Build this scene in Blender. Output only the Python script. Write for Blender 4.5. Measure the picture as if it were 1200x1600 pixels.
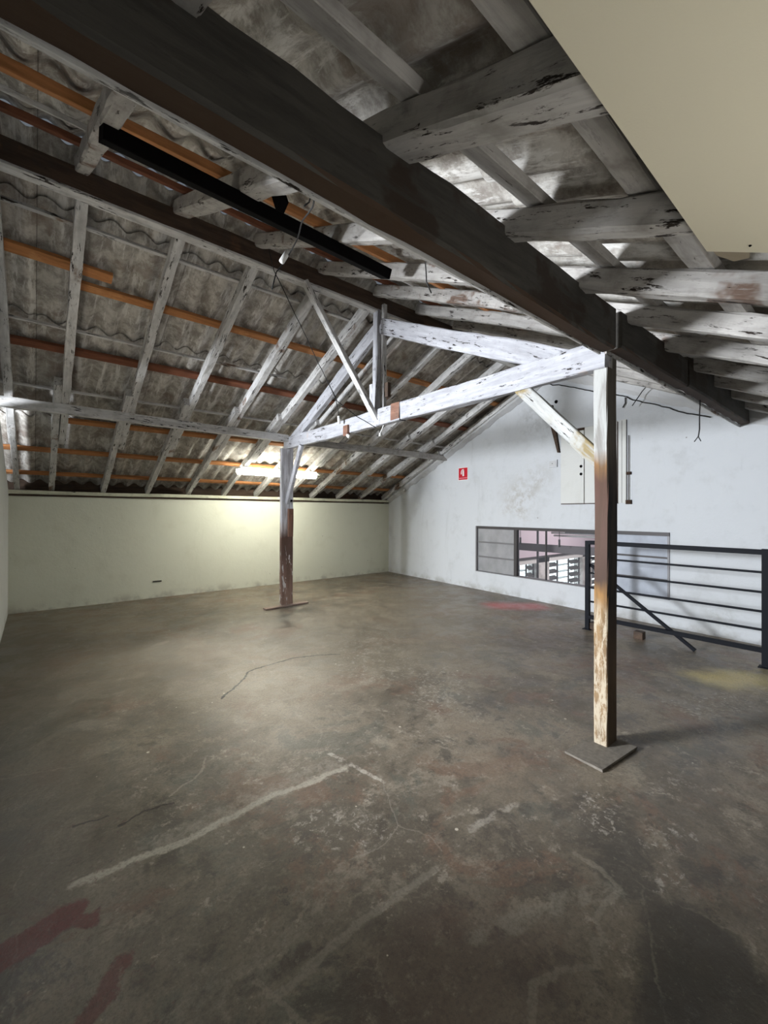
import bpy, bmesh, math, random
from mathutils import Vector, Matrix, noise
random.seed(7)
for o in list(bpy.data.objects): bpy.data.objects.remove(o)
SC = bpy.context.scene
COL = SC.collection

# ------------------------------------------------------------------ camera
FPX = 659.0
YAW, PITCH, ROLL, EYE = math.radians(39.62), math.radians(.18), math.radians(.15), 1.5
F0 = Vector((math.sin(YAW), math.cos(YAW), 0)); R0 = Vector((math.cos(YAW), -math.sin(YAW), 0)); U0 = Vector((0, 0, 1))
FW = F0*math.cos(PITCH)+U0*math.sin(PITCH); U1 = U0*math.cos(PITCH)-F0*math.sin(PITCH)
RT = R0*math.cos(ROLL)+U1*math.sin(ROLL); UP = U1*math.cos(ROLL)-R0*math.sin(ROLL)
cd = bpy.data.cameras.new('camera'); cam = bpy.data.objects.new('camera', cd); COL.objects.link(cam)
M = Matrix((RT, UP, -FW)).transposed().to_4x4(); M.translation = (0, 0, EYE)
cam.matrix_world = M
cd.sensor_fit = 'HORIZONTAL'; cd.sensor_width = 36; cd.lens = FPX/1200*36; cd.clip_start = .02
SC.camera = cam

# ------------------------------------------------------------------ world, lights, exposure
W = bpy.data.worlds.new('world'); SC.world = W; W.use_nodes = True
W.node_tree.nodes['Background'].inputs[0].default_value = (.55, .62, .72, 1)
W.node_tree.nodes['Background'].inputs[1].default_value = .10
vs = SC.view_settings; vs.view_transform = 'Standard'; vs.look = 'None'; vs.gamma = 1; vs.use_curve_mapping = False
vs.exposure = 1.2
def area(name, loc, target, sx, sy, power, color, spread=180):
    l = bpy.data.lights.new(name, 'AREA'); l.shape = 'RECTANGLE'; l.size = sx; l.size_y = sy; l.energy = power; l.color = color
    l.spread = math.radians(spread)
    o = bpy.data.objects.new(name, l); COL.objects.link(o); o.location = loc
    o.rotation_euler = (Vector(target)-Vector(loc)).to_track_quat('-Z', 'Y').to_euler(); return o
# daylight through the window opening in the left wall (outside the picture)
area('side_daylight', (-3.0, 4.3, 2.0), (2.5, 1.6, 1.75), .9, .9, 430, (.88, .93, 1.0))
# added weak fill low behind the camera, no real source, lifts the beige board
area('rear_fill', (1.0, -.6, .9), (1.35, .3, 2.5), 1.0, .5, 3.6, (.97, .96, .93), 115)
# daylight in the neighbouring hall, seen through the low window
area('neighbour_daylight', (12.0, 3.2, 2.7), (11.0, 4.5, 0), 3.0, 2.0, 100, (1.0, .97, .98))

# ------------------------------------------------------------------ helpers
def tag(o, label=None, cat=None, group=None, kind=None):
    if label: o['label'] = label
    if cat: o['category'] = cat
    if group: o['group'] = group
    if kind: o['kind'] = kind
    return o
def link(name, bm, mat, parent=None, matrix=None, smooth=False):
    me = bpy.data.meshes.new(name); bmesh.ops.recalc_face_normals(bm, faces=bm.faces); bm.to_mesh(me); bm.free()
    mats = mat if isinstance(mat, (list, tuple)) else [mat]
    for m in mats: me.materials.append(m)
    if smooth:
        for p in me.polygons: p.use_smooth = True
    o = bpy.data.objects.new(name, me); COL.objects.link(o)
    if matrix is not None: o.matrix_world = matrix
    if parent is not None:
        o.parent = parent; o.matrix_parent_inverse = Matrix.Identity(4)
        pm = parent_world(parent)
        o.matrix_basis = pm.inverted() @ (matrix if matrix is not None else Matrix.Identity(4))
    return o
def parent_world(p):
    m = p.matrix_basis.copy()
    q = p.parent
    while q: m = q.matrix_basis @ m; q = q.parent
    return m
def empty(name, loc, label, cat, group=None):
    o = bpy.data.objects.new(name, None); COL.objects.link(o); o.location = loc; o.empty_display_size = .1
    return tag(o, label, cat, group)
def bbox(bm, x0, x1, y0, y1, z0, z1, mi=0):
    v = [bm.verts.new((x, y, z)) for x in (x0, x1) for y in (y0, y1) for z in (z0, z1)]
    for f in ((0,1,3,2),(4,6,7,5),(0,4,5,1),(2,3,7,6),(0,2,6,4),(1,5,7,3)):
        bm.faces.new([v[i] for i in f]).material_index = mi
def box(name, mat, b, parent=None, bev=0, matrix=None):
    bm = bmesh.new(); bbox(bm, *b)
    if bev: bmesh.ops.bevel(bm, geom=list(bm.edges), offset=bev, segments=2, profile=.6, affect='EDGES')
    return link(name, bm, mat, parent, matrix)
def frame_mat(p0, p1, up=(0, 0, 1)):
    p0, p1 = Vector(p0), Vector(p1); X = (p1-p0).normalized(); Y = Vector(up).cross(X)
    if Y.length < 1e-4: Y = Vector((0, 1, 0)).cross(X)
    Y.normalize(); Z = X.cross(Y)
    m = Matrix((X, Y, Z)).transposed().to_4x4(); m.translation = p0; return m, (p1-p0).length
def timber(name, mat, p0, p1, w, h, parent=None, up=(0, 0, 1), rough=.004, bev=.005, taper=1.0, seed=None):
    """old sawn board from p0 to p1: w across (local y), h upright (local z); edges worn and a little crooked"""
    m, L = frame_mat(p0, p1, up)
    n = max(2, int(L/.16)); bm = bmesh.new(); s = random.random()*100 if seed is None else seed
    prof = []
    b = min(bev, w*.3, h*.3)
    for (a, c) in ((-1,-1),(1,-1),(1,1),(-1,1)):
        if a*c > 0: prof += [(a*(w/2), c*(h/2-b)*1.0, a, c), (a*(w/2-b), c*(h/2), a, c)]
        else: prof += [(a*(w/2-b), c*(h/2), a, c), (a*(w/2), c*(h/2-b), a, c)]
    prof = [(-w/2+b,-h/2),(w/2-b,-h/2),(w/2,-h/2+b),(w/2,h/2-b),(w/2-b,h/2),(-w/2+b,h/2),(-w/2,h/2-b),(-w/2,-h/2+b)]
    rings = []
    for i in range(n+1):
        t = i/n; x = L*t; k = 1+(taper-1)*t
        dy = noise.noise((x*.8, s, 0))*rough*1.6; dz = noise.noise((x*.8, s, 9))*rough*1.6
        ring = []
        for j, (a, c) in enumerate(prof):
            e = noise.noise((x*5+j*3.1, s, 3))*rough
            ring.append(bm.verts.new((x, a*k+dy+(e if a > 0 else -e), c*k+dz+(e if c > 0 else -e))))
        rings.append(ring)
    for i in range(n):
        for j in range(8):
            k = (j+1) % 8
            bm.faces.new((rings[i][j], rings[i][k], rings[i+1][k], rings[i+1][j]))
    bm.faces.new(rings[0][::-1]); bm.faces.new(rings[-1])
    return link(name, bm, mat, parent, m)
def tube_bm(bm, pts, r, seg=8):
    pts = [Vector(p) for p in pts]; rings = []
    for i, p in enumerate(pts):
        t = (pts[min(i+1, len(pts)-1)]-pts[max(i-1, 0)]).normalized()
        a = t.cross(Vector((0, 0, 1)));  a = a if a.length > 1e-3 else t.cross(Vector((0, 1, 0)))
        a.normalize(); b = t.cross(a)
        rings.append([bm.verts.new(p+(a*math.cos(2*math.pi*k/seg)+b*math.sin(2*math.pi*k/seg))*r) for k in range(seg)])
    for i in range(len(rings)-1):
        for k in range(seg):
            q = (k+1) % seg
            bm.faces.new((rings[i][k], rings[i][q], rings[i+1][q], rings[i+1][k]))
    bm.faces.new(rings[0][::-1]); bm.faces.new(rings[-1])
def tube(name, mat, pts, r, parent=None, seg=8, smooth=True, wob=0):
    pts = [Vector(p) for p in pts]
    if wob:
        out = []
        for i in range(len(pts)-1):
            n = max(2, int((pts[i+1]-pts[i]).length/.05))
            for k in range(n):
                p = pts[i].lerp(pts[i+1], k/n); out.append(p+Vector(noise.noise_vector(p*9))*wob)
        pts = out+[pts[-1]]
    bm = bmesh.new(); tube_bm(bm, pts, r, seg); return link(name, bm, mat, parent, smooth=smooth)
def prism(bm, poly, a, b):
    """poly of 3D points swept by vector b-a"""
    d = Vector(b)-Vector(a)
    v0 = [bm.verts.new(Vector(p)) for p in poly]; v1 = [bm.verts.new(Vector(p)+d) for p in poly]
    n = len(poly)
    bm.faces.new(v0); bm.faces.new(v1[::-1])
    for i in range(n): bm.faces.new((v0[i], v0[(i+1) % n], v1[(i+1) % n], v1[i]))

# ------------------------------------------------------------------ materials
class NT:
    def __init__(s, name):
        s.m = bpy.data.materials.new(name); s.m.use_nodes = True; s.t = s.m.node_tree
        s.b = s.t.nodes['Principled BSDF']; s.out = s.t.nodes['Material Output']
    def n(s, ty, **kw):
        x = s.t.nodes.new(ty)
        for k, v in kw.items(): setattr(x, k, v)
        return x
    def L(s, a, b): s.t.links.new(a, b)
    def put(s, sock, v):
        if isinstance(v, bpy.types.NodeSocket): s.L(v, sock)
        elif isinstance(v, (tuple, list)) and len(v) == 3 and len(sock.default_value) == 4: sock.default_value = (*v, 1)
        else: sock.default_value = v
    def coord(s, kind='Object', scale=(1, 1, 1), rnd=False):
        v = s.n('ShaderNodeNewGeometry').outputs['Position'] if kind == 'World' else s.n('ShaderNodeTexCoord').outputs[kind]
        if rnd:
            oi = s.n('ShaderNodeObjectInfo'); mu = s.n('ShaderNodeMath', operation='MULTIPLY'); s.L(oi.outputs['Random'], mu.inputs[0]); mu.inputs[1].default_value = 40
            ad = s.n('ShaderNodeVectorMath', operation='ADD'); s.L(v, ad.inputs[0]); s.L(mu.outputs[0], ad.inputs[1]); v = ad.outputs[0]
        mp = s.n('ShaderNodeVectorMath', operation='MULTIPLY'); s.L(v, mp.inputs[0]); mp.inputs[1].default_value = scale
        return mp.outputs[0]
    def pos(s): return s.n('ShaderNodeNewGeometry').outputs['Position']
    def noise(s, v, scale, detail=6, rough=.6, dist=0, color=False):
        x = s.n('ShaderNodeTexNoise'); s.L(v, x.inputs['Vector']); x.inputs['Scale'].default_value = scale; x.inputs['Detail'].default_value = detail
        x.inputs['Roughness'].default_value = rough; x.inputs['Distortion'].default_value = dist
        return x.outputs['Color' if color else 'Fac']
    def ramp(s, f, lo, hi, a=0., b=1., smooth=True):
        x = s.n('ShaderNodeMapRange'); x.interpolation_type = 'SMOOTHSTEP' if smooth else 'LINEAR'
        s.put(x.inputs[0], f); x.inputs[1].default_value = lo; x.inputs[2].default_value = hi; x.inputs[3].default_value = a; x.inputs[4].default_value = b
        return x.outputs[0]
    def mix(s, f, a, b, mode='MIX'):
        x = s.n('ShaderNodeMix', data_type='RGBA', blend_type=mode); s.put(x.inputs[0], f); s.put(x.inputs[6], a); s.put(x.inputs[7], b); return x.outputs[2]
    def math(s, op, a, b=0, c=None):
        x = s.n('ShaderNodeMath', operation=op); s.put(x.inputs[0], a); s.put(x.inputs[1], b)
        if c is not None: s.put(x.inputs[2], c)
        return x.outputs[0]
    def bump(s, h, st=.3, d=.01):
        x = s.n('ShaderNodeBump'); x.inputs['Strength'].default_value = st; x.inputs['Distance'].default_value = d; s.L(h, x.inputs['Height']); s.L(x.outputs[0], s.b.inputs['Normal'])
    def fin(s, color, rough=.7, spec=.3, metal=0):
        s.put(s.b.inputs['Base Color'], color); s.put(s.b.inputs['Roughness'], rough); s.b.inputs['Specular IOR Level'].default_value = spec; s.b.inputs['Metallic'].default_value = metal
        return s.m
    def sep(s, v):
        x = s.n('ShaderNodeSeparateXYZ'); s.L(v, x.inputs[0]); return x.outputs
def plain(name, c, rough=.6, spec=.3, metal=0, var=.12, scale=6):
    t = NT(name); v = t.coord('Object', rnd=True)
    f = t.noise(v, scale, 5)
    col = t.mix(f, tuple(x*(1-var) for x in c), tuple(min(1, x*(1+var)) for x in c))
    return t.fin(col, rough, spec, metal)
def wood(name, base, bare, peel=.62, fleck=.68, dark=(.02, .014, .01), rough=.75, var=.25, grime=.35, grimec=(.16, .145, .125), under=None):
    """painted or bare board: grain runs along local X"""
    t = NT(name); v = t.coord('Object', (1, 1, 1), rnd=True)
    g = t.coord('Object', (1.6, 14, 14), rnd=True)
    g2 = t.coord('Object', (6, 34, 34), rnd=True)
    n1 = t.noise(g, 1.6, 7, .62, .3); n2 = t.noise(v, 1.7, 5, .6); n3 = t.noise(g2, 1.0, 6, .72, .3); n4 = t.noise(v, 9, 4, .6); n8 = t.noise(t.coord('Object', (9, 45, 45), rnd=True), 1, 5, .75)
    col = t.mix(t.ramp(n1, .3, .7), tuple(x*(1-var) for x in base), tuple(min(1, x*(1+var*.4)) for x in base))
    col = t.mix(t.math('MULTIPLY', t.ramp(n4, .45, .75), grime), col, grimec)
    col = t.mix(t.math('MULTIPLY', t.ramp(n2, peel, peel+.06), t.ramp(n1, .35, .5)), col, bare)
    col = t.mix(t.math('MULTIPLY', t.ramp(n8, .56, .66), .45), col, tuple(x*.45 for x in base))
    col = t.mix(t.math('MULTIPLY', t.ramp(n3, fleck-.03, fleck+.01), t.ramp(n2, .36, .5)), col, dark)
    if under:
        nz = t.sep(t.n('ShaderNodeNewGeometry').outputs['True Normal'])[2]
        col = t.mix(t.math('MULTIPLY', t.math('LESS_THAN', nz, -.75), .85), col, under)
    t.bump(t.math('ADD', n1, n3), .35, .006)
    return t.fin(col, rough, .25)
WHITE = wood('white_paint_wood', (.60, .59, .575), (.20, .13, .09), .60, .60)
WHITE_TRUSS = wood('white_truss_paint', (.42, .42, .445), (.42, .33, .27), .68, .615, grime=.2)
NEARR = wood('near_rafter_dimmed_paint', (.42, .40, .375), (.15, .10, .075), .58, .61, grime=.55)  # white paint darkened in colour for the less lit near slope
GREYP = wood('grey_dimmed_paint_wood', (.40, .38, .355), (.13, .09, .065), .6, .66, grime=.6)  # greyed copy of the white paint, weaker light put into the colour
CREAM = wood('cream_painted_plate', (.60, .60, .47), (.25, .2, .14), .62, .66)
ORANGE = wood('new_orange_wood', (.46, .20, .075), (.52, .25, .10), .6, .75, var=.3, grime=.15, grimec=(.2, .09, .04))
RED = wood('reddish_old_wood', (.20, .075, .04), (.28, .11, .055), .6, .75, var=.35, grime=.3, grimec=(.07, .03, .02))
BROWN = wood('dark_brown_wood', (.085, .055, .038), (.13, .07, .04), .6, .72, var=.4, grime=.4, grimec=(.05, .045, .04))
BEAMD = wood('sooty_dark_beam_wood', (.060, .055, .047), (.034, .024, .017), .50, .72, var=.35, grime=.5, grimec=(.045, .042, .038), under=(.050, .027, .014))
BROWNB = wood('bare_brown_wood', (.22, .115, .08), (.15, .075, .05), .6, .72, var=.35)
BLACKM = plain('black_painted_metal', (.006, .007, .010), .6, .12, 0, .2)
BLACKR = plain('matt_black_rail', (.003, .0025, .0025), .8, .05)
RUST = plain('rusty_brown_iron', (.045, .025, .016), .8, .2, 0, .4, 20)
WIRE = plain('black_cable', (.012, .011, .011), .6)
WHITEP = plain('white_plastic', (.75, .75, .72), .4, .5)
STEEL = plain('grey_window_steel', (.17, .165, .17), .5, .4, .3)
STEELD = plain('dark_window_steel', (.055, .05, .05), .5, .4, .2)

def plaster(name, c, stain=.35, tint=(.42, .40, .34), patches=()):
    t = NT(name); p = t.pos(); v = t.coord('World')
    big = t.noise(v, .55, 5, .6, .4); mid = t.noise(v, 3, 8, .65); fine = t.noise(v, 42, 4, .6); sp = t.noise(v, 15, 3, .5)
    st = t.noise(t.coord('World', (2.6, 2.6, .5)), 1.3, 7, .7, .5)
    col = t.mix(big, tuple(x*.93 for x in c), c)
    col = t.mix(t.math('MULTIPLY', t.ramp(mid, .5, .75), stain), col, tint)
    col = t.mix(t.math('MULTIPLY', t.ramp(st, .55, .8), stain*.9), col, tuple(x*.8 for x in tint))
    col = t.mix(t.ramp(sp, .76, .79), col, (.14, .12, .1))
    z = t.sep(p)[2]
    low = t.math('MULTIPLY', t.ramp(z, .0, .16, 1, 0), t.ramp(mid, .42, .62))
    col = t.mix(t.math('MULTIPLY', low, .55), col, (.25, .23, .2))
    for (c0, r, cc, am) in patches:
        d = t.n('ShaderNodeVectorMath', operation='DISTANCE'); t.L(p, d.inputs[0]); d.inputs[1].default_value = c0
        dd = t.math('ADD', d.outputs['Value'], t.math('MULTIPLY', t.math('SUBTRACT', mid, .5), r*1.4))
        col = t.mix(t.math('MULTIPLY', t.math('MULTIPLY', t.ramp(dd, 0, r, 1, 0), am), t.ramp(t.noise(v, 5, 9, .75), .42, .62)), col, cc)
    t.bump(t.math('ADD', t.math('MULTIPLY', mid, 1.5), t.math('MULTIPLY', fine, .25)), .45, .012)
    return t.fin(col, .85, .2)
WALL_B = plaster('cream_plaster', (.68, .69, .58), .22, (.45, .44, .33))
WALL_G = plaster('white_plaster', (.58, .595, .61), .42, (.40, .405, .40), patches=[((6.72, 4.3, 1.75), .6, (.36, .33, .29), .75), ((6.7, 3.9, 2.1), .45, (.38, .36, .33), .6), ((6.6, 3.9, 3.15), .6, (.32, .32, .32), .7), ((6.4, 1.35, .25), .35, (.36, .36, .34), .7), ((6.3, .7, .18), .3, (.3, .28, .24), .7)])
WALL_L = plaster('offwhite_plaster', (.62, .63, .60), .25)  # one even off-white tone for the left, front and side walls
MORTAR = plaster('rough_mortar', (.52, .52, .52), .7, (.28, .26, .24))
PINK = plaster('pink_plaster', (.60, .50, .55), .25, (.5, .44, .5))
BEIGE = NT('beige_board'); _v = BEIGE.coord('World'); BEIGE = (lambda t: (t.bump(t.noise(_v, 160, 3), .12, .003), t.fin(t.mix(t.noise(_v, 1.6, 4), (.64, .59, .455), (.70, .65, .50)), .8, .2))[1])(BEIGE)

def roof_mat():
    t = NT('weathered_fibre_cement'); v = t.coord('Object'); s = t.sep(v)
    run = t.coord('Object', (9, 1.6, 1)); blot = t.noise(v, 7, 10, .76, .15); st = t.noise(run, 1.6, 9, .74, .2); big = t.noise(v, 1.1, 3)
    fl = t.math('FLOOR', t.math('DIVIDE', s[0], 1.075)); wn = t.n('ShaderNodeTexWhiteNoise', noise_dimensions='1D'); t.L(fl, wn.inputs['W'])
    fc = t.math('FRACT', t.math('DIVIDE', s[0], 1.075)); seam = t.math('LESS_THAN', fc, .006)
    wave = t.math('MULTIPLY', t.math('ADD', t.math('SINE', t.math('MULTIPLY', s[0], 2*math.pi/.215)), 1), .5)
    col = t.mix(t.ramp(blot, .38, .62), (.28, .25, .22), (.58, .55, .50))
    col = t.mix(t.math('MULTIPLY', t.ramp(st, .50, .60), .8), col, (.78, .76, .72))
    col = t.mix(t.math('MULTIPLY', t.ramp(big, .5, .75), .4), col, (.22, .16, .12))
    col = t.mix(t.math('MULTIPLY', wn.outputs['Value'], .32), col, (.26, .26, .24))
    col = t.mix(t.math('MULTIPLY', seam, .6), col, (.06, .055, .05))
    col = t.mix(t.math('MULTIPLY', t.ramp(t.noise(v, 2.2, 6, .7), .54, .62), .5), col, (.20, .15, .12))
    t.bump(t.math('ADD', blot, st), .3, .006)
    return t.fin(col, .9, .15)
ROOF = roof_mat()

# distance-to-segment group for stains, lines, cracks and painted light on the floor
def seg_group():
    g = bpy.data.node_groups.new('segment_mask', 'ShaderNodeTree'); I = g.interface
    for nm in ('P', 'A', 'B'): I.new_socket(nm, in_out='INPUT', socket_type='NodeSocketVector')
    for nm in ('W', 'S'): I.new_socket(nm, in_out='INPUT', socket_type='NodeSocketFloat')
    I.new_socket('M', in_out='OUTPUT', socket_type='NodeSocketFloat')
    N = g.nodes; i = N.new('NodeGroupInput'); o = N.new('NodeGroupOutput'); Lk = g.links.new
    def vm(op, a, b=None):
        x = N.new('ShaderNodeVectorMath'); x.operation = op; Lk(a, x.inputs[0])
        if b is not None: Lk(b, x.inputs[1])
        return x
    AP = vm('SUBTRACT', i.outputs['P'], i.outputs['A']).outputs[0]; AB = vm('SUBTRACT', i.outputs['B'], i.outputs['A']).outputs[0]
    d1 = vm('DOT_PRODUCT', AP, AB).outputs['Value']; d2 = vm('DOT_PRODUCT', AB, AB).outputs['Value']
    dv = N.new('ShaderNodeMath'); dv.operation = 'DIVIDE'; dv.use_clamp = True; Lk(d1, dv.inputs[0]); Lk(d2, dv.inputs[1])
    sc = N.new('ShaderNodeVectorMath'); sc.operation = 'SCALE'; Lk(AB, sc.inputs[0]); Lk(dv.outputs[0], sc.inputs['Scale'])
    ln = vm('LENGTH', vm('SUBTRACT', AP, sc.outputs[0]).outputs[0]).outputs['Value']
    ad = N.new('ShaderNodeMath'); Lk(i.outputs['W'], ad.inputs[0]); Lk(i.outputs['S'], ad.inputs[1])
    mr = N.new('ShaderNodeMapRange'); mr.interpolation_type = 'SMOOTHSTEP'; Lk(ln, mr.inputs[0]); Lk(i.outputs['W'], mr.inputs[1]); Lk(ad.outputs[0], mr.inputs[2]); mr.inputs[3].default_value = 1; mr.inputs[4].default_value = 0
    Lk(mr.outputs[0], o.inputs[0]); return g
SEG = seg_group()
FEATS = []   # (warp, a, b, width, softness, colour, amount, break-up)
def feat(P, pts, w, s, c, am, brk=None):
    for a, b in zip(pts[:-1], pts[1:]): FEATS.append((P, a, b, w, s, c, am, brk))
def crack(pts, w, c, am): feat('c', pts, w, w*1.2, c, am)
feat('b', [(2.3, 1.9), (2.05, 1.35), (2.1, 1.05)], .06, .2, (.21, .175, .14), .55, 'n2a')
feat('b', [(2.2, .98), (1.9, .72)], .08, .16, (.05, .048, .046), .75, 'n2a')
feat('b', [(3.1, 3.9), (5.2, 5.2)], .5, 1.2, (.24, .215, .17), .5)  # pool of light painted paler into the far-middle floor
feat('b', [(1.4, 3.4), (1.0, 4.8)], .3, .8, (.24, .21, .17), .45)  # second painted pool of light, left of the middle
feat('b', [(-.1, 2.5), (-.2, 7.5)], .15, .6, (.095, .085, .068), .6)  # shade along the left wall painted as a darker band
feat('b', [(1.75, .42), (1.5, .3)], .15, .09, (.045, .041, .037), .8)
feat('b', [(1.1, 1.0), (.9, .95), (1.25, .8)], .08, .2, (.085, .06, .05), .6)
feat('c', [(1.13, .68), (1.23, .735), (1.354, .687), (1.445, .625), (1.50, .668), (1.549, .648), (1.60, .70), (1.70, .71), (1.808, .695), (1.84, .78), (1.842, .893)], .003, .018, (.25, .24, .21), .5, 'n3c')
feat('s', [(.126, 2.10), (.5, 2.07), (1.0, 2.10), (1.415, 2.058)], .004, .035, (.44, .43, .39), .7, 'n3c')
feat('s', [(.45, 2.12), (1.36, 2.13)], .03, .08, (.27, .26, .235), .45, 'n3a')
feat('c', [(1.421, 2.242), (1.507, 1.814)], .006, .016, (.44, .43, .41), .75, 'n3a')
feat('c', [(.578, 1.22), (.9, 1.25), (1.302, 1.229)], .006, .022, (.24, .23, .205), .55, 'n3c')
feat('s', [(.52, 1.30), (.72, 1.285)], .012, .03, (.045, .036, .03), .7, 'n3c')
feat('s', [(1.60, 1.29), (1.92, 1.25)], .006, .025, (.36, .35, .33), .6, 'n3a')
feat('s', [(.35, 1.35), (.62, 1.32), (.8, 1.4)], .02, .06, (.22, .21, .185), .5, 'n3a')
feat('s', [(1.2, .95), (1.6, .8), (1.78, .72)], .01, .05, (.24, .235, .21), .55, 'n3a')
for pts, w, s in (([(2.25, .98), (2.12, .92)], .05, .10), ([(2.18, .70), (2.35, .62)], .03, .07), ([(4.0, .99), (4.35, .82)], .08, .16), ([(3.85, .9), (3.9, 1.1)], .04, .1), ([(2.9, 2.7), (2.5, 2.3)], .08, .3), ([(4.6, .7), (4.9, .62)], .04, .15), ([(1.05, 1.75), (1.2, 1.6)], .05, .15), ([(1.95, .62), (2.05, .55)], .02, .06), ([(3.3, 4.2), (2.6, 3.2)], .15, .5)):
    feat('s', pts, w, s, (.36, .355, .34), .75, 'n6')
red = (.115, .020, .020)
feat('s', [(-.15, 1.90), (.02, 1.93), (.10, 1.97)], .045, .03, red, .85, 'n3c')
feat('s', [(.08, 1.93), (.165, 1.885)], .012, .03, red, .8, 'n3c')
feat('s', [(.10, 1.50), (.17, 1.56), (.225, 1.64)], .015, .03, red, .7, 'n3c')
feat('b', [(5.85, 4.1), (6.2, 3.75)], .06, .38, (.46, .11, .12), .9)
feat('s', [(5.95, 3.9), (6.0, 3.85)], .02, .15, (.40, .20, .23), .5, 'n3a')
feat('b', [(4.75, 1.02), (5.0, .88)], .03, .3, (.50, .43, .20), .85, 'n3c')
feat('s', [(5.1, .75), (5.6, .5)], .06, .3, (.36, .33, .18), .5, 'n2a')
crack([(1.161, 3.461), (1.45, 3.732), (1.55, 3.88), (1.646, 3.915), (1.85, 3.94), (2.077, 3.958), (2.3, 3.88), (2.502, 3.765)], .006, (.012, .01, .009), .9)
crack([(.315, 2.37), (.43, 2.40), (.555, 2.375)], .004, (.02, .017, .014), .8)
crack([(.555, 2.45), (.75, 2.55), (.8, 2.68)], .004, (.3, .28, .25), .5)
crack([(.15, 2.5), (.28, 2.47)], .004, (.02, .017, .014), .7)
crack([(1.50, 1.81), (1.40, 1.62), (1.345, 1.523), (1.223, 1.471), (1.05, 1.50)], .0022, (.27, .26, .24), .4)
crack([(1.345, 1.523), (1.42, 1.38), (1.40, 1.28)], .0022, (.27, .26, .24), .35)
crack([(.55, 1.30), (.60, 1.16), (.62, 1.05)], .006, (.26, .24, .21), .5)
def floor_mat(feats):
    t = NT('worn_concrete_floor'); v = t.coord('World')
    def warp(amount, scale, det=5):
        n = t.noise(v, scale, det, .65, 0, True); a = t.n('ShaderNodeVectorMath', operation='SUBTRACT'); t.L(n, a.inputs[0]); a.inputs[1].default_value = (.5, .5, .5)
        b = t.n('ShaderNodeVectorMath', operation='MULTIPLY'); t.L(a.outputs[0], b.inputs[0]); b.inputs[1].default_value = (amount, amount, 0)
        c = t.n('ShaderNodeVectorMath', operation='ADD'); t.L(v, c.inputs[0]); t.L(b.outputs[0], c.inputs[1]); return c.outputs[0]
    WP = {'b': warp(.34, 2.6), 's': warp(.10, 7), 'c': warp(.05, 12, 3)}; Ws = WP['s']
    n1 = t.noise(v, .9, 9, .7, .3); n2 = t.noise(v, 3.2, 10, .74, .35); n3 = t.noise(v, 13, 9, .75, .2); n4 = t.noise(v, 1.5, 8, .72, .5); n5 = t.noise(v, 70, 5, .75)
    n6 = t.noise(v, 5.5, 10, .78, .2); n7 = t.noise(v, 30, 8, .8)
    col = t.mix(t.ramp(n1, .40, .60), (.105, .092, .076), (.200, .178, .147))
    col = t.mix(t.math('MULTIPLY', t.ramp(n4, .53, .60), .75), col, (.150, .100, .076))
    col = t.mix(t.math('MULTIPLY', t.ramp(n4, .38, .45, 1, 0), .65), col, (.098, .104, .094))
    col = t.mix(t.math('MULTIPLY', t.ramp(n2, .54, .62), .60), col, (.270, .248, .212))
    col = t.mix(t.math('MULTIPLY', t.ramp(n2, .38, .46, 1, 0), .65), col, (.056, .050, .044))
    col = t.mix(t.math('MULTIPLY', t.math('MULTIPLY', t.ramp(n6, .56, .61), t.ramp(n7, .45, .56)), .65), col, (.36, .34, .305))
    col = t.mix(t.math('MULTIPLY', t.math('MULTIPLY', t.ramp(n6, .38, .44, 1, 0), t.ramp(n7, .44, .52)), .6), col, (.040, .036, .032))
    col = t.mix(t.math('MULTIPLY', t.ramp(n3, .54, .64), .35), col, (.26, .245, .22))
    col = t.mix(t.math('MULTIPLY', t.ramp(n3, .36, .46, 1, 0), .4), col, (.06, .052, .046))
    B = {'n3a': t.ramp(n3, .40, .56), 'n2a': t.ramp(n2, .42, .55), 'n3b': t.ramp(n3, .5, .58), 'n3c': t.ramp(n3, .3, .43), 'n6': t.ramp(t.noise(v, 26, 9, .78, .6), .53, .60)}
    last = None; m = None
    EDGE = t.noise(v, 17, 10, .86)
    def flush():
        nonlocal col, m
        if m is None: return
        P, c, am, brk = last
        if P != 'b': m = t.ramp(t.math('ADD', m, t.math('MULTIPLY', t.math('SUBTRACT', EDGE, .5), 3.4)), .12, .9)
        if brk: m = t.math('MULTIPLY', m, B[brk])
        col = t.mix(t.math('MULTIPLY', m, am), col, c); m = None
    for (P, a, b, w, s_, c, am, brk) in feats:
        key = (P, c, am, brk)
        if key != last: flush(); last = key
        g = t.n('ShaderNodeGroup'); g.node_tree = SEG; t.L(WP[P], g.inputs['P']); g.inputs['A'].default_value = (*a, 0); g.inputs['B'].default_value = (b[0]+.001, b[1], 0)
        g.inputs['W'].default_value = w; g.inputs['S'].default_value = s_
        m = g.outputs[0] if m is None else t.math('MAXIMUM', m, g.outputs[0])
    flush()
    vo = t.n('ShaderNodeTexVoronoi', feature='DISTANCE_TO_EDGE'); t.L(Ws, vo.inputs['Vector']); vo.inputs['Scale'].default_value = 1.25
    col = t.mix(t.math('MULTIPLY', t.math('MULTIPLY', t.ramp(vo.outputs['Distance'], .0, .007, 1, 0), t.ramp(n1, .45, .6)), .45), col, (.28, .26, .23))
    # specks of paint and grit
    vs_ = t.n('ShaderNodeTexVoronoi'); t.L(v, vs_.inputs['Vector']); vs_.inputs['Scale'].default_value = 9
    wn = t.sep(vs_.outputs['Color'])
    spk = t.math('MULTIPLY', t.math('LESS_THAN', vs_.outputs['Distance'], t.math('MULTIPLY', wn[0], .085)), t.math('GREATER_THAN', wn[1], .72))
    col = t.mix(t.math('MULTIPLY', spk, .8), col, (.62, .60, .55))
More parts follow.
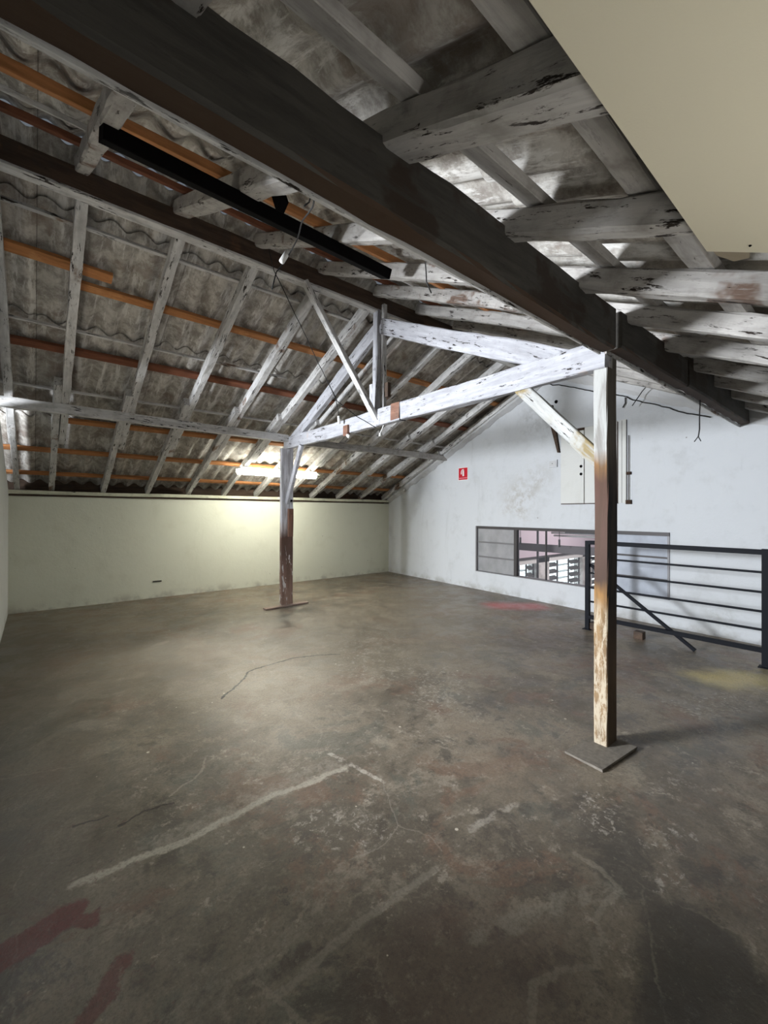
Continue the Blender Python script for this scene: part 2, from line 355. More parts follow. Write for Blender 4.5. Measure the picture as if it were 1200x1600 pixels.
    col = t.mix(t.math('MULTIPLY', t.ramp(n5, .46, .62), .35), col, (.055, .048, .042))
    col = t.mix(t.math('MULTIPLY', t.ramp(n7, .56, .68), .30), col, (.34, .32, .28))
    col = t.mix(1.0, col, (1.09, 1.01, .89), 'MULTIPLY')
    h = t.math('ADD', t.math('MULTIPLY', n2, 1.0), t.math('ADD', t.math('MULTIPLY', n3, .5), t.math('MULTIPLY', n5, .12)))
    t.bump(h, .38, .012)
    r = t.ramp(n2, .35, .65, .30, .55)
    return t.fin(col, r, .5)
TILES = []
def split(x0, x1, y0, y1, fs):
    def near(f):
        (P, a, b, w, s_, *_) = f; k = w+s_+{'b': .17, 's': .06, 'c': .03}[P]
        return min(a[0], b[0])-k < x1 and max(a[0], b[0])+k > x0 and min(a[1], b[1])-k < y1 and max(a[1], b[1])+k > y0
    fs = [f for f in fs if near(f)]
    if len(fs) <= 13 or max(x1-x0, y1-y0) < .22: TILES.append((x0, x1, y0, y1, fs[:16])); return
    if x1-x0 > y1-y0: m = (x0+x1)/2; split(x0, m, y0, y1, fs); split(m, x1, y0, y1, fs)
    else: m = (y0+y1)/2; split(x0, x1, y0, m, fs); split(x0, x1, m, y1, fs)
split(-5.2, 7.5, -1.3, 8.9, FEATS)
print('floor tiles', len(TILES), max(len(q[4]) for q in TILES))
FLOORS = []; FKEY = {}
for q in TILES:
    k = tuple(id(f) for f in q[4])
    if k not in FKEY: FKEY[k] = len(FLOORS); FLOORS.append(floor_mat(q[4]))

# ------------------------------------------------------------------ the setting
X0, Y1, YF = -.30, 8.30, -.85
GA = math.atan(.085); GE = Vector((-math.sin(GA), -math.cos(GA), 0)); GN = Vector((-math.cos(GA), math.sin(GA), 0)); GO = Vector((7.03, 8.30, 0))
def gs(y): return (Y1-y)/math.cos(GA)
def G(s, z, n=0): return GO+GE*s+GN*n+Vector((0, 0, z))
def gbox(bm, s0, s1, z0, z1, n0, n1):
    v = [bm.verts.new(G(s, z, n)) for s in (s0, s1) for n in (n0, n1) for z in (z0, z1)]
    for f in ((0,1,3,2),(4,6,7,5),(0,4,5,1),(2,3,7,6),(0,2,6,4),(1,5,7,3)): bm.faces.new([v[i] for i in f])
def far_z(y): return 1.84+.43*(8.3-y)
def near_z(y): return 3.95-.469*(3.74-y)
RY = 3.74

bm = bmesh.new()
for (a0, a1, b0, b1, fs) in TILES:
    f = bm.faces.new([bm.verts.new(p) for p in ((a0, b0, 0), (a1, b0, 0), (a1, b1, 0), (a0, b1, 0))]); f.material_index = FKEY[tuple(id(q) for q in fs)]
bbox(bm, -5.2, 7.5, -1.3, 8.9, -.12, -.001)
tag(link('floor', bm, FLOORS), kind='structure')
tag(box('wall_back', WALL_B, (X0-.3, 7.5, Y1, Y1+.2, 0, 1.745)), kind='structure')
bm = bmesh.new(); OY0, OY1, OZ = 2.3, 5.1, 2.66
prism(bm, [(X0, YF, 0), (X0, OY0, 0), (X0, OY0, near_z(OY0)-.1), (X0, YF, near_z(YF)-.1)], (0, 0, 0), (-.15, 0, 0))
prism(bm, [(X0, OY1, 0), (X0, 8.5, 0), (X0, 8.5, 1.72), (X0, 8.3, 1.80), (X0, OY1, 1.80+.36*(8.3-OY1))], (0, 0, 0), (-.15, 0, 0))
prism(bm, [(X0, OY0, 0), (X0, OY1, 0), (X0, OY1, .72), (X0, OY0, .72)], (0, 0, 0), (-.15, 0, 0))
prism(bm, [(X0, OY0, OZ), (X0, OY1, OZ), (X0, OY1, 1.80+.36*(8.3-OY1)), (X0, RY, 3.55), (X0, OY0, near_z(OY0)-.1)], (0, 0, 0), (-.15, 0, 0))
tag(link('wall_left', bm, WALL_L), kind='structure')
tag(box('light_block_slab', WALL_L, (-5.2, -.45, -1.3, 8.9, 2.70, 2.78)), kind='structure')  # unseen slab added to stop side light leaking over the left wall
tag(box('wall_side', WALL_L, (-5.3, -5.2, -1.3, 8.9, 0, 2.78)), kind='structure')
tag(box('wall_front', WALL_L, (X0-.15, 6.5, YF-.2, YF, 0, 1.80)), kind='structure')
# gable wall with its long low window opening
S0, S1, ZB, ZT = gs(5.29), gs(1.89), .36, 1.25
bm = bmesh.new(); T = -.2; SE = gs(YF-.1)
gbox(bm, -.3, SE, 0, ZB, 0, T); gbox(bm, -.3, S0, ZB, ZT, 0, T); gbox(bm, S1, SE, ZB, ZT, 0, T)
prism(bm, [G(-.3, ZT), G(SE, ZT), G(SE, near_z(YF-.1)+.06), G(gs(RY), near_z(RY)+.06), G(gs(RY), far_z(RY)+.06), G(-.3, far_z(8.6)+.06)], (0, 0, 0), GN*T)
tag(link('wall_right', bm, WALL_G), kind='structure')
# rough mortar along the top of the gable wall
def mortar(y0, y1, zf, th, depth, seed):
    bm = bmesh.new(); n = int(abs(y1-y0)/.05); rows = []
    for i in range(n+1):
        y = y0+(y1-y0)*i/n; s = gs(y); zt = zf(y)
        a = noise.noise((y*5, seed, 0))*.035+noise.noise((y*17, seed, 2))*.015; b = noise.noise((y*7, seed, 5))*.02
        rows.append([bm.verts.new(G(s, zt+.10, -.01)), bm.verts.new(G(s, zt+.10, depth+b)), bm.verts.new(G(s, zt-th*.5+a*.5, depth+b*.6)), bm.verts.new(G(s, zt-th+a, .012)), bm.verts.new(G(s, zt-th+a, -.01))])
    for i in range(n):
        for j in range(5): k = (j+1) % 5; bm.faces.new((rows[i][j], rows[i][k], rows[i+1][k], rows[i+1][j]))
    bm.faces.new(rows[0]); bm.faces.new(rows[-1][::-1]); return bm
tag(link('trim_1', mortar(8.25, 3.72, far_z, .10, .10, 1.3), MORTAR), kind='structure')
tag(link('trim_2', mortar(3.76, -.6, lambda y: near_z(y), .13, .05, 7.7), MORTAR), kind='structure')

# corrugated roof: courses of big-wave sheets, each course lapped over the next one down
PITCHW, AMP = .215, .030
def course(y_top, y_bot, side, lift0, lift1, x0=-1.0, x1=7.6, jag=.0):
    zf = (lambda y: far_z(y)+.215) if side > 0 else (lambda y: near_z(y)+.215)
    bm = bmesh.new(); nx = int((x1-x0)/(PITCHW/14)); ny = max(4, int(abs(y_bot-y_top)/.12)); rows = []
    for j in range(ny+1):
        t = j/ny; row = []
        for i in range(nx+1):
            x = x0+(x1-x0)*i/nx; sh = math.floor(x/1.075)
            yy = y_top+(y_bot-y_top)*t + (noise.noise((sh*3.7, y_top, 0))*.05 if j in (0,) else 0) + (noise.noise((x*9, y_top, 4))*jag if j == 0 else 0)
            z = zf(yy)+lift0+(lift1-lift0)*t+AMP*math.sin(x*2*math.pi/PITCHW)+noise.noise((sh*2.1, y_top, 8))*.004
            row.append(bm.verts.new((x, yy, z)))
        rows.append(row)
    for j in range(ny):
        for i in range(nx): bm.faces.new((rows[j][i], rows[j][i+1], rows[j+1][i+1], rows[j+1][i]))
    o = link('ceiling', bm, ROOF, smooth=True)
    s = o.modifiers.new('thickness', 'SOLIDIFY'); s.thickness = .008; s.offset = 1
    return tag(o, kind='structure')
course(3.66, 4.30, 1, .035, .035)           # ridge cap, far half
course(4.10, 5.42, 1, .0, .03, jag=.02)
course(5.22, 6.95, 1, .0, .03)
course(6.75, 8.75, 1, .0, .03)
course(3.70, 3.15, -1, .02, .02)
course(3.32, 2.20, -1, .0, .03)
course(2.42, .90, -1, .0, .03)
course(1.08, -1.2, -1, .0, .03)

# ------------------------------------------------------------------ roof timbers
ORD = ['first', 'second', 'third', 'fourth', 'fifth', 'sixth', 'seventh', 'eighth', 'ninth', 'tenth', 'eleventh']
RW, RH = .075, .11
xs = [-.235, .255, .92, 1.57, 2.23, 2.88, 3.53, 4.19, 4.82, 5.52, 6.17, 6.74]
def fp(x, y, dn=0): return (x, y, far_z(y)+dn)
def npnt(x, y, dn=0): return (x, y, near_z(y)+dn)
for i, x in enumerate(xs):
    lab = ('white-painted rafter of the far roof slope, hard against the left wall' if i == 0 else
           'white-painted rafter of the far roof slope, hard against the window wall' if i == len(xs)-1 else
           'white-painted far-slope rafter with an added lower board, %s from the left wall' % ORD[i])
    t = empty('rafter', fp(x, RY), lab, 'rafter', 'rafters of the far roof slope')
    y_low = 7.0+random.random()*.25
    up = .05
    if i == len(xs)-1:
        timber('upper_board', WHITE, fp(6.57, RY+.04, RH/2), fp(6.80, 7.3, RH/2), RW, RH, t, rough=.006)
        timber('lower_board', WHITE, fp(6.67, 6.2, RH/2-.006), fp(6.86, 8.34, RH/2), .07, RH, t, rough=.008); continue
    timber('upper_board', WHITE, fp(x, RY+.04, RH/2), fp(x+.015, y_low, RH/2), RW, RH, t, rough=.008)
    if i > 0:
        timber('lower_board', WHITE, fp(x-.055, 5.85, RH/2-.006), fp(x-.055, 8.34, RH/2), .07, RH, t, rough=.008)
    else:
        timber('lower_board', WHITE, fp(x+.02, 6.9, RH/2-.01), fp(x+.03, 8.34, RH/2), .06, RH, t)
for i, x in enumerate(xs[1:-1]):
    lab = ('near-slope rafter resting on the dark purlin, %s from the left wall' % ORD[i]) if i else 'near-slope rafter closest to the left wall, its end nailed on the ridge beam'
    if i == 2: lab = 'near-slope rafter meeting the corner of the beige ceiling board, third from the left wall'
    y0 = RY-.02+[.0, .12, .0, -.02, -.1, -.1, -.1, 0, 0, 0, 0][i]
    timber_o = timber('rafter', NEARR, npnt(x, y0, RH/2), npnt(x+random.uniform(-.02, .02), YF-.15, RH/2), RW+(.05 if i == 1 else .01), RH, rough=.01, bev=.012)
    tag(timber_o, lab, 'rafter', 'rafters of the near roof slope')
# ridge beam, in lengths
for (a, b, w, lab) in ((-.9, 1.95, .085, 'dark ridge beam length with white lower edge, from the left wall to the diagonal brace'),
                     (1.95, 3.0, .085, 'short dark ridge beam length between the diagonal brace and the king post'),
                     (3.0, 6.9, .085, 'dark ridge beam length running from the king post to the window wall')):
    e = empty('ridge_beam', (a, RY, 3.78), lab, 'beam', 'lengths of the ridge beam')
    timber('beam', BROWN, (a, RY, 3.875), (b, RY, 3.875), w, .17, e, rough=.004)
    timber('edge_strip', WHITE, (a, RY-.0, 3.785), (b, RY-.0, 3.785), w+.012, .022, e, rough=.004, bev=.003)
# far slope lower purlin
tag(timber('purlin', WHITE, (-.45, 6.19, 2.705), (3.12, 6.19, 2.70), .085, .11, rough=.008), 'grey-topped purlin under the far rafters, from the left wall to the far post', 'purlin')
tag(timber('purlin', GREYP, (3.14, 6.19, 2.67), (7.0, 6.19, 2.70), .085, .11, rough=.008), 'weathered purlin under the far rafters, from the far post to the window wall', 'purlin')
# dark purlin over the near post
e = empty('purlin', (-.5, 1.1, 2.48), 'massive dark sooty purlin overhead, from the left wall to the near post', 'purlin')
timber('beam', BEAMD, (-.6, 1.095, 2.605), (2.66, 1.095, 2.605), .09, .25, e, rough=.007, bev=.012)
timber('edge_strip', WHITE, (-.6, 1.146, 2.488), (2.66, 1.146, 2.488), .012, .025, e, rough=.002, bev=.002)
e = empty('purlin', (2.95, 1.1, 2.5), 'dark sooty purlin from the near post into the window wall', 'purlin')
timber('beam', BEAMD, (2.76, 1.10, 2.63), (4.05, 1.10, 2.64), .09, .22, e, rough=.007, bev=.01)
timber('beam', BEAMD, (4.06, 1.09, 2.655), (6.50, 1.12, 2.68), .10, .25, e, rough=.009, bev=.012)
timber('edge_strip', WHITE, (2.76, 1.155, 2.525), (6.5, 1.165, 2.548), .012, .03, e, rough=.003, bev=.002)
# wall plate on the back wall
e = empty('wall_plate', (-.3, 8.26, 1.75), 'cream-painted timber plate along the top of the back wall', 'plate')
timber('board', CREAM, (-.32, 8.27, 1.80), (6.98, 8.27, 1.812), .09, .055, e, rough=.004)
timber('gap_strip', BROWN, (-.3, 8.29, 1.758), (7.0, 8.29, 1.768), .05, .02, e, rough=.006)
box('leak_stop_board', BROWN, (-.9, 7.4, 8.52, 8.56, 1.7, 2.05), e)  # dark board added behind the eave to stop light leaking in
# battens between rafters and sheets
def fbat(x0, x1, y0, y1, mat, lab, w=.085, h=.038, tip=0):
    tag(timber('batten', mat, fp(x0, y0, RH+h/2+.012), fp(x1, y1, RH+h/2+.012), w, h, up=(0, .4, 1), rough=.003, bev=.003), lab, 'batten')
fbat(-1.0, .53, 4.46, 4.50, ORANGE, 'short bright orange batten high on the far slope, ending past the first rafters', .10)
fbat(.28, 6.95, 4.66, 4.70, ORANGE, 'long orange batten high on the far slope, overlapping the short one')
fbat(-1.0, 6.95, 5.49, 5.47, RED, 'reddish brown batten at mid height of the far slope', .10)
fbat(.3, 3.4, 6.70, 6.68, ORANGE, 'orange batten on the far slope just below the purlin')
fbat(-1.0, 6.95, 7.42, 7.42, ORANGE, 'orange batten on the far slope behind the lit tube light')
fbat(-1.0, 6.95, 8.06, 8.06, ORANGE, 'lowest orange batten on the far slope, just above the wall plate', .07)
fbat(-1.0, 6.95, 6.12, 6.12, WHITE, 'narrow white batten on the far slope above the purlin', .03, .025)
fbat(-1.0, 2.9, 4.12, 4.10, WHITE, 'thin white-edged batten on the far slope close below the ridge beam', .03, .03)
fbat(-1.0, 2.6, 5.2, 5.2, WHITE, 'thin pale batten along the sheet lap of the far slope', .022, .03)
def nbat(x0, x1, y0, y1, mat, lab, w=.085, h=.038):
    tag(timber('batten', mat, npnt(x0, y0, RH+h/2+.012), npnt(x1, y1, RH+h/2+.012), w, h, up=(0, -.4, 1), rough=.003, bev=.003), lab, 'batten')
nbat(-1.0, 6.8, 3.42, 3.42, RED, 'reddish batten on the near slope next to the ridge beam', .08)
nbat(-1.0, 6.8, 2.62, 2.60, ORANGE, 'bright orange batten on the near slope behind the dark purlin', .07, .05)
nbat(-1.0, 6.8, 3.0, 3.0, WHITE, 'thin white-edged batten on the near slope between the red and orange ones', .02, .03)
nbat(-1.0, 6.8, 1.62, 1.62, GREYP, 'pale batten on the near slope, just ridge-side of the dark purlin', .04, .03)
nbat(-1.0, 6.8, .92, .92, GREYP, 'pale batten on the near slope directly over the dark purlin')
nbat(-1.0, 6.6, .52, .52, GREYP, 'broad brown-stained batten on the near slope beside the beige board', .10)
nbat(-1.0, 6.6, -.25, -.25, GREYP, 'lowest batten on the near slope, half behind the beige board')
# black rail under the near rafters
e = empty('black_channel', (.22, 2.2, 3.1), 'long unlit black metal channel slung under the near rafters', 'channel')
A = Vector(npnt(.225, 2.30, -.04)); B = Vector(npnt(2.02, 2.42, -.04))
timber('channel', BLACKR, A, B, .105, .07, e, rough=0, bev=.004, up=(0, -.43, 1))
timber('edge_trim', GREYP, A+Vector((0, .062, .03)), B+Vector((0, .062, .03)), .018, .02, e, rough=.001, bev=.002)
e2 = timber('black_bracket', BLACKR, npnt(1.03, 2.12, -.02), npnt(1.03, 2.20, .1), .05, .07, rough=0, bev=.003)
tag(e2, 'small black bracket standing beside the black channel, under the second near rafter', 'bracket')
tag(timber('stick', wood('pale_stick_wood', (.42, .32, .24), (.2, .12, .08), .6, .7), npnt(.30, 1.32, .10), npnt(1.02, 1.30, .10), .028, .028, rough=.004), 'thin pale wooden stick lying along the upper side of the dark purlin', 'stick')

# ------------------------------------------------------------------ truss
def TX(y): return 3.13+.053*(y-6.25)
e = empty('tie_beam', (TX(3.7), 3.7, 2.5), 'white tie beam spanning between the two posts, bare brown patch in its middle', 'beam')
P0 = Vector((TX(6.34)+.03, 6.34, 2.625)); P1 = Vector((2.825, 1.165, 2.525))
timber('beam', WHITE_TRUSS, P0, P1, .08, .185, e, rough=.008, bev=.008, seed=3.3)
def tb(y, dz=0, dx=0):
    k = (6.34-y)/(6.34-1.15); p = P0.lerp(P1, k); return Vector((p.x+dx, y, p.z+dz))
timber('bare_patch', BROWNB, tb(3.43, .01, -.012), tb(3.28, .01, -.012), .07, .175, e, rough=.004)
timber('joint', BLACKR, tb(3.275, 0, -.006), tb(3.268, 0, -.006), .08, .188, e, rough=0, bev=.001)
tag(timber('truss_rafter', WHITE_TRUSS, (TX(6.2)+.03, 6.15, 2.62), (TX(3.8)+.03, 3.80, 3.60), .075, .16, rough=.007, bev=.007), 'white truss rafter climbing from the far post to the king post', 'truss rafter')
tag(timber('truss_rafter', WHITE_TRUSS, (TX(1.45)+.03, 1.40, 2.54), (TX(3.68)+.03, 3.69, 3.615), .075, .17, rough=.012, bev=.010), 'white truss rafter sloping from the king post down to the near post end', 'truss rafter')
e = empty('king_post', (TX(3.74), 3.74, 2.48), 'white king post standing on the tie beam under the ridge', 'post')
timber('main_board', WHITE_TRUSS, (TX(3.74)-.015, 3.745, 2.48), (TX(3.74)-.015, 3.735, 3.80), .085, .05, e, up=(1, 0, 0), rough=.004)
timber('side_board', WHITE, (TX(3.7)+.045, 3.70, 2.60), (TX(3.7)+.045, 3.69, 3.86), .085, .05, e, up=(1, 0, 0), rough=.004)
timber('splice_board', WHITE_TRUSS, (TX(3.78)-.02, 3.82, 2.70), (TX(3.78)-.02, 3.82, 2.98), .06, .04, e, up=(1, 0, 0))
timber('brown_block', BROWN, (TX(3.6)+.05, 3.61, 2.80), (TX(3.6)+.05, 3.61, 2.96), .05, .05, e, up=(1, 0, 0))
tag(timber('diagonal_brace', WHITE, (2.05, 3.72, 3.80), (2.965, 3.72, 2.56), .05, .07, up=(0, 1, 0), rough=.004), 'slim white diagonal brace from the ridge beam down to the king post foot', 'brace')
tag(timber('knee_brace', WHITE_TRUSS, (TX(5.66)-.02, 5.66, 2.52), (TX(6.2)-.02, 6.18, 1.66), .085, .05, up=(1, 0, 0), rough=.004), 'white knee brace between the far post and the tie beam', 'brace')
tag(timber('knee_brace', wood('yellow_stained_paint', (.44, .44, .425), (.26, .20, .10), .56, .62, grime=.3, grimec=(.34, .30, .20)), (2.872, 1.83, 2.47), (2.872, 1.22, 1.83), .10, .05, up=(1, 0, 0), rough=.004), 'white knee brace with a yellow-brown stain, beside the near post', 'brace')

# posts
def post_mat(name, stops, shadeY=None, flake=None):
    """paint and stain that change with height, plus painted shade on one face"""
    t = NT(name); p = t.pos(); z = t.sep(p)[2]; v = t.coord('World', (22, 22, 2.2)); n = t.noise(v, 1, 8, .65, .6); nb = t.noise(t.coord('World', (5, 5, 2)), 1.6, 4)
    zz = t.math('ADD', z, t.math('MULTIPLY', t.math('SUBTRACT', nb, .5), .22))
    def ramp(st):
        cr = t.n('ShaderNodeValToRGB'); e = cr.color_ramp.elements
        while len(e) > 1: e.remove(e[-1])
        for i, (h, c) in enumerate(st):
            x = e[0] if i == 0 else e.new(h/3)
            x.position = h/3; x.color = (*c, 1)
        t.L(t.math('DIVIDE', zz, 3), cr.inputs[0]); return cr.outputs[0]
    col = ramp(stops)
    if shadeY:
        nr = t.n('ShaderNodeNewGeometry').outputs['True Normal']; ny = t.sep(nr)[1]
        col = t.mix(t.math('LESS_THAN', ny, -.7), col, ramp(shadeY))  # face away from the window darkened: soot and painted shade in one ramp
    col = t.mix(t.math('MULTIPLY', t.ramp(n, .36, .60, 1, 0), .5), col, (.07, .045, .028))
    if flake:
        if shadeY:
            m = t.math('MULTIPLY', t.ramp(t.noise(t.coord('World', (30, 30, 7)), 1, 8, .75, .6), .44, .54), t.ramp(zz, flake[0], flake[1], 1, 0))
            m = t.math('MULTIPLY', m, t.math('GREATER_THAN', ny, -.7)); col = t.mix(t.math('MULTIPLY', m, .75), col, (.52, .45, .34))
        else:
            m = t.math('MULTIPLY', t.ramp(t.noise(t.coord('World', (16, 16, 4)), 1, 6, .7, .8), .57, .6), t.ramp(zz, flake[0], flake[1], 1, 0)); col = t.mix(m, col, (.56, .53, .51))
    t.bump(n, .4, .006)
    return t.fin(col, .75, .25)
wpaint = (.42, .42, .40)
NEARM = post_mat('near_post_stain_shade', [(0, (.24, .16, .09)), (.08, (.26, .17, .09)), (.55, (.28, .18, .095)), (.85, (.30, .19, .09)), (.98, (.30, .16, .055)), (1.08, (.075, .045, .034)), (1.5, (.11, .062, .048)), (1.72, (.10, .05, .036)), (1.82, (.22, .12, .05)), (1.92, wpaint), (3, wpaint)],
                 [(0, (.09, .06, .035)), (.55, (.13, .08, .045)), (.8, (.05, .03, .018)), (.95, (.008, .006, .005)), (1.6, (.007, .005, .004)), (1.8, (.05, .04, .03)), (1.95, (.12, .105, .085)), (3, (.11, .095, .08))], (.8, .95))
FARM = post_mat('far_post_stained', [(0, (.26, .17, .13)), (.5, (.23, .14, .11)), (.85, (.12, .075, .062)), (1.12, (.15, .085, .068)), (1.25, (.55, .5, .5)), (1.36, (.66, .66, .70)), (3, (.68, .68, .74))], None, (.85, 1.0))
e = empty('post', (2.87, 1.2, 0), 'tall near wooden post, white above and stained brown-black lower down, one face darkened as shade', 'post')
bm = bmesh.new()
def post_bm(x0, x1, y0, y1, z0, z1, lean=0, seed=0, r=.004, bev=.006):
    bm = bmesh.new(); n = int((z1-z0)/.12); rings = []
    b = bev; w = x1-x0; d = y1-y0
    pr = [(x0+b, y0), (x1-b, y0), (x1, y0+b), (x1, y1-b), (x1-b, y1), (x0+b, y1), (x0, y1-b), (x0, y0+b)]
    for i in range(n+1):
        z = z0+(z1-z0)*i/n; dx = noise.noise((z*1.1, seed, 0))*r*1.5+lean*z; dy = noise.noise((z*1.1, seed, 5))*r*1.5
        rings.append([bm.verts.new((a+dx+noise.noise((z*6, j*2.3, seed))*r*.7, c+dy, z)) for j, (a, c) in enumerate(pr)])
    for i in range(n):
        for j in range(8): k = (j+1) % 8; bm.faces.new((rings[i][j], rings[i][k], rings[i+1][k], rings[i+1][j]))
    bm.faces.new(rings[0][::-1]); bm.faces.new(rings[-1]); return bm
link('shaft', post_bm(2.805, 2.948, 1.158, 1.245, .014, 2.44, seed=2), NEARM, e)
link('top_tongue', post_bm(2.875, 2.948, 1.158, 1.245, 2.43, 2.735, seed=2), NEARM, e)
tag(timber('base_plate', plain('dirty_grey_concrete_pad', (.17, .15, .125), .85, .2, 0, .6, 30), (2.55, 1.195, .007), (2.97, 1.16, .007), .24, .014, rough=.003, bev=.004), 'thin dirty pad on the floor under the near post', 'base plate')
e = empty('post', (3.13, 6.26, 0), 'far wooden post, white above and flaking brown below', 'post')
link('shaft', post_bm(3.04, 3.245, 6.24, 6.31, .02, 2.54, seed=8), FARM, e)
timber('splice_block', BROWNB, (3.185, 6.225, 1.12), (3.185, 6.225, 1.57), .05, .085, e, up=(1, 0, 0))
timber('bolt', BLACKM, (3.19, 6.235, 1.70), (3.19, 6.19, 1.70), .035, .035, e, rough=0)
tag(timber('base_plate', wood('dusty_board_wood', (.30, .22, .18), (.2, .12, .09), .6, .7), (2.74, 6.20, .012), (3.50, 6.24, .012), .10, .024, rough=.003), 'low brown board on the floor under the far post', 'base plate')

# ------------------------------------------------------------------ beige board, upper right
YB = .385
e = empty('ceiling_board', (.4, YB, near_z(YB)), 'smooth beige board nailed under the near rafters', 'board')
bm = bmesh.new()
pts = [Vector(npnt(-.28, YB, -.025)), Vector(npnt(1.675, YB, -.025)), Vector(npnt(1.70, .10, -.025)), Vector(npnt(1.74, YF, -.025)), Vector(npnt(-.28, YF, -.025))]
prism(bm, pts, (0, 0, 0), (0, 0, .010)); link('panel', bm, BEIGE, e)
for (px, py) in ((.99, .12), (1.63, .27)):
    bm = bmesh.new(); bmesh.ops.create_icosphere(bm, subdivisions=2, radius=.004)
    link('nail_head', bm, BLACKR, e, Matrix.Translation(npnt(px, py, -.026)))
bm = bmesh.new(); prism(bm, [npnt(1.675, .385, .0), npnt(1.72, .37, -.02), npnt(1.745, .33, -.03), npnt(1.74, .29, -.02), npnt(1.70, .28, .0)], (0, 0, 0), (0, 0, .006))
tag(link('torn_flap', bm, plain('brown_card', (.26, .22, .16), .9), None), 'small torn brown flap at the corner of the beige board', 'flap')

# ------------------------------------------------------------------ tube light
e = empty('tube_light', (3.45, 7.2, 2.25), 'lit twin fluorescent tube light hanging under the far rafters', 'light')
box('housing', WHITEP, (2.72, 4.22, 7.14, 7.26, 2.267, 2.30), e, .006)
bm = bmesh.new(); prism(bm, [(2.70, 7.05, 2.225), (2.70, 7.14, 2.27), (2.70, 7.26, 2.27), (2.70, 7.35, 2.225), (2.70, 7.34, 2.221), (2.70, 7.26, 2.264), (2.70, 7.14, 2.264), (2.70, 7.06, 2.221)], (0, 0, 0), (1.54, 0, 0))
link('reflector', bm, WHITEP, e)
EM = bpy.data.materials.new('lit_tube_glass'); EM.use_nodes = True; nt = EM.node_tree; nt.nodes.clear()
em = nt.nodes.new('ShaderNodeEmission'); em.inputs[0].default_value = (1.0, .985, .86, 1); em.inputs[1].default_value = 24
oo = nt.nodes.new('ShaderNodeOutputMaterial'); nt.links.new(em.outputs[0], oo.inputs[0])
bm = bmesh.new(); prism(bm, [(2.70, 7.09, 2.262), (2.70, 7.11, 2.20), (2.70, 7.15, 2.172), (2.70, 7.25, 2.172), (2.70, 7.29, 2.20), (2.70, 7.31, 2.262)], (0, 0, 0), (1.50, 0, 0))
link('tube_glow_cover', bm, EM, e)
for xx in (2.75, 4.19):
    bm = bmesh.new(); bbox(bm, xx-.012, xx+.012, 7.13, 7.27, 2.19, 2.265); link('lamp_holder', bm, WHITEP, e)
for xx in (2.95, 4.0):
    tube('hanger', WIRE, [(xx, 7.2, 2.30), (xx, 7.2, 2.33)], .004, e)

# ------------------------------------------------------------------ low window in the gable wall
GL = NT('clear_pane_glass'); t = GL
def glassy(name, tint, amount, rough):
    m = bpy.data.materials.new(name); m.use_nodes = True; nt = m.node_tree; nt.nodes.clear()
    tr = nt.nodes.new('ShaderNodeBsdfTransparent'); pr = nt.nodes.new('ShaderNodeBsdfPrincipled'); mx = nt.nodes.new('ShaderNodeMixShader'); o = nt.nodes.new('ShaderNodeOutputMaterial')
    no = nt.nodes.new('ShaderNodeTexNoise'); no.inputs['Scale'].default_value = 3; no.inputs['Detail'].default_value = 5
    mr = nt.nodes.new('ShaderNodeMapRange'); mr.inputs[1].default_value = .3; mr.inputs[2].default_value = .7; mr.inputs[3].default_value = amount*.8; mr.inputs[4].default_value = min(1, amount*1.15)
    nt.links.new(no.outputs['Fac'], mr.inputs[0]); nt.links.new(mr.outputs[0], mx.inputs[0])
    pr.inputs['Base Color'].default_value = (*tint, 1); pr.inputs['Roughness'].default_value = rough
    nt.links.new(tr.outputs[0], mx.inputs[1]); nt.links.new(pr.outputs[0], mx.inputs[2]); nt.links.new(mx.outputs[0], o.inputs[0]); return m
DUSTY = glassy('dusty_grey_glass', (.34, .34, .345), .80, .25)
SHEENB = glassy('blue_sheen_glass', (.46, .49, .55), .86, .15)  # pale blue reflection on the pane painted as its base colour
CLEAR = glassy('clear_glass', (.5, .5, .55), .06, .05)
win = bpy.data.objects.new('window_1', None); COL.objects.link(win); win.location = G((S0+S1)/2, ZB, 0); tag(win, 'long low steel-framed interior window near the floor of the white wall', None, None, 'structure')
sA, sB, sC = gs(4.335), gs(3.75), gs(2.75)
def gpart(name, mat, *b, par=win):
    bm = bmesh.new()
    for q in b: gbox(bm, *q)
    return link(name, bm, mat, par)
gpart('outer_frame', STEEL, (S0, S0+.03, ZB, ZT, .03, -.06), (S1-.025, S1, ZB, ZT, .012, -.06), (S0, S1, ZB, ZB+.018, .02, -.06))
gpart('head_rail', STEELD, (S0, S1, ZT-.045, ZT+.005, .022, -.08))
gpart('mullion', STEELD, (sA-.045, sA+.02, ZB+.01, ZT-.03, .02, -.05))
gpart('mullion', STEELD, (sB-.01, sB+.01, ZB+.01, ZT-.03, -.01, -.04))
gpart('mullion', STEELD, (sC-.02, sC+.02, ZB+.01, ZT-.03, .0, -.05))
gpart('glazing_bar', STEEL, (S0+.02, sA-.04, .93, .955, .005, -.03), (S0+.02, sA-.04, .645, .67, .005, -.03))
gpart('glazing_bar', STEELD, (sC, S1-.02, .90, .925, .005, -.03), (sC, S1-.02, .60, .625, .005, -.03))
gpart('pane', DUSTY, (S0+.02, sA-.04, ZB+.01, ZT-.03, -.012, -.018))
gpart('pane', CLEAR, (sA+.02, sC, ZB+.01, ZT-.03, -.020, -.026))
gpart('pane', SHEENB, (sC, S1-.02, ZB+.01, ZT-.03, -.012, -.018))

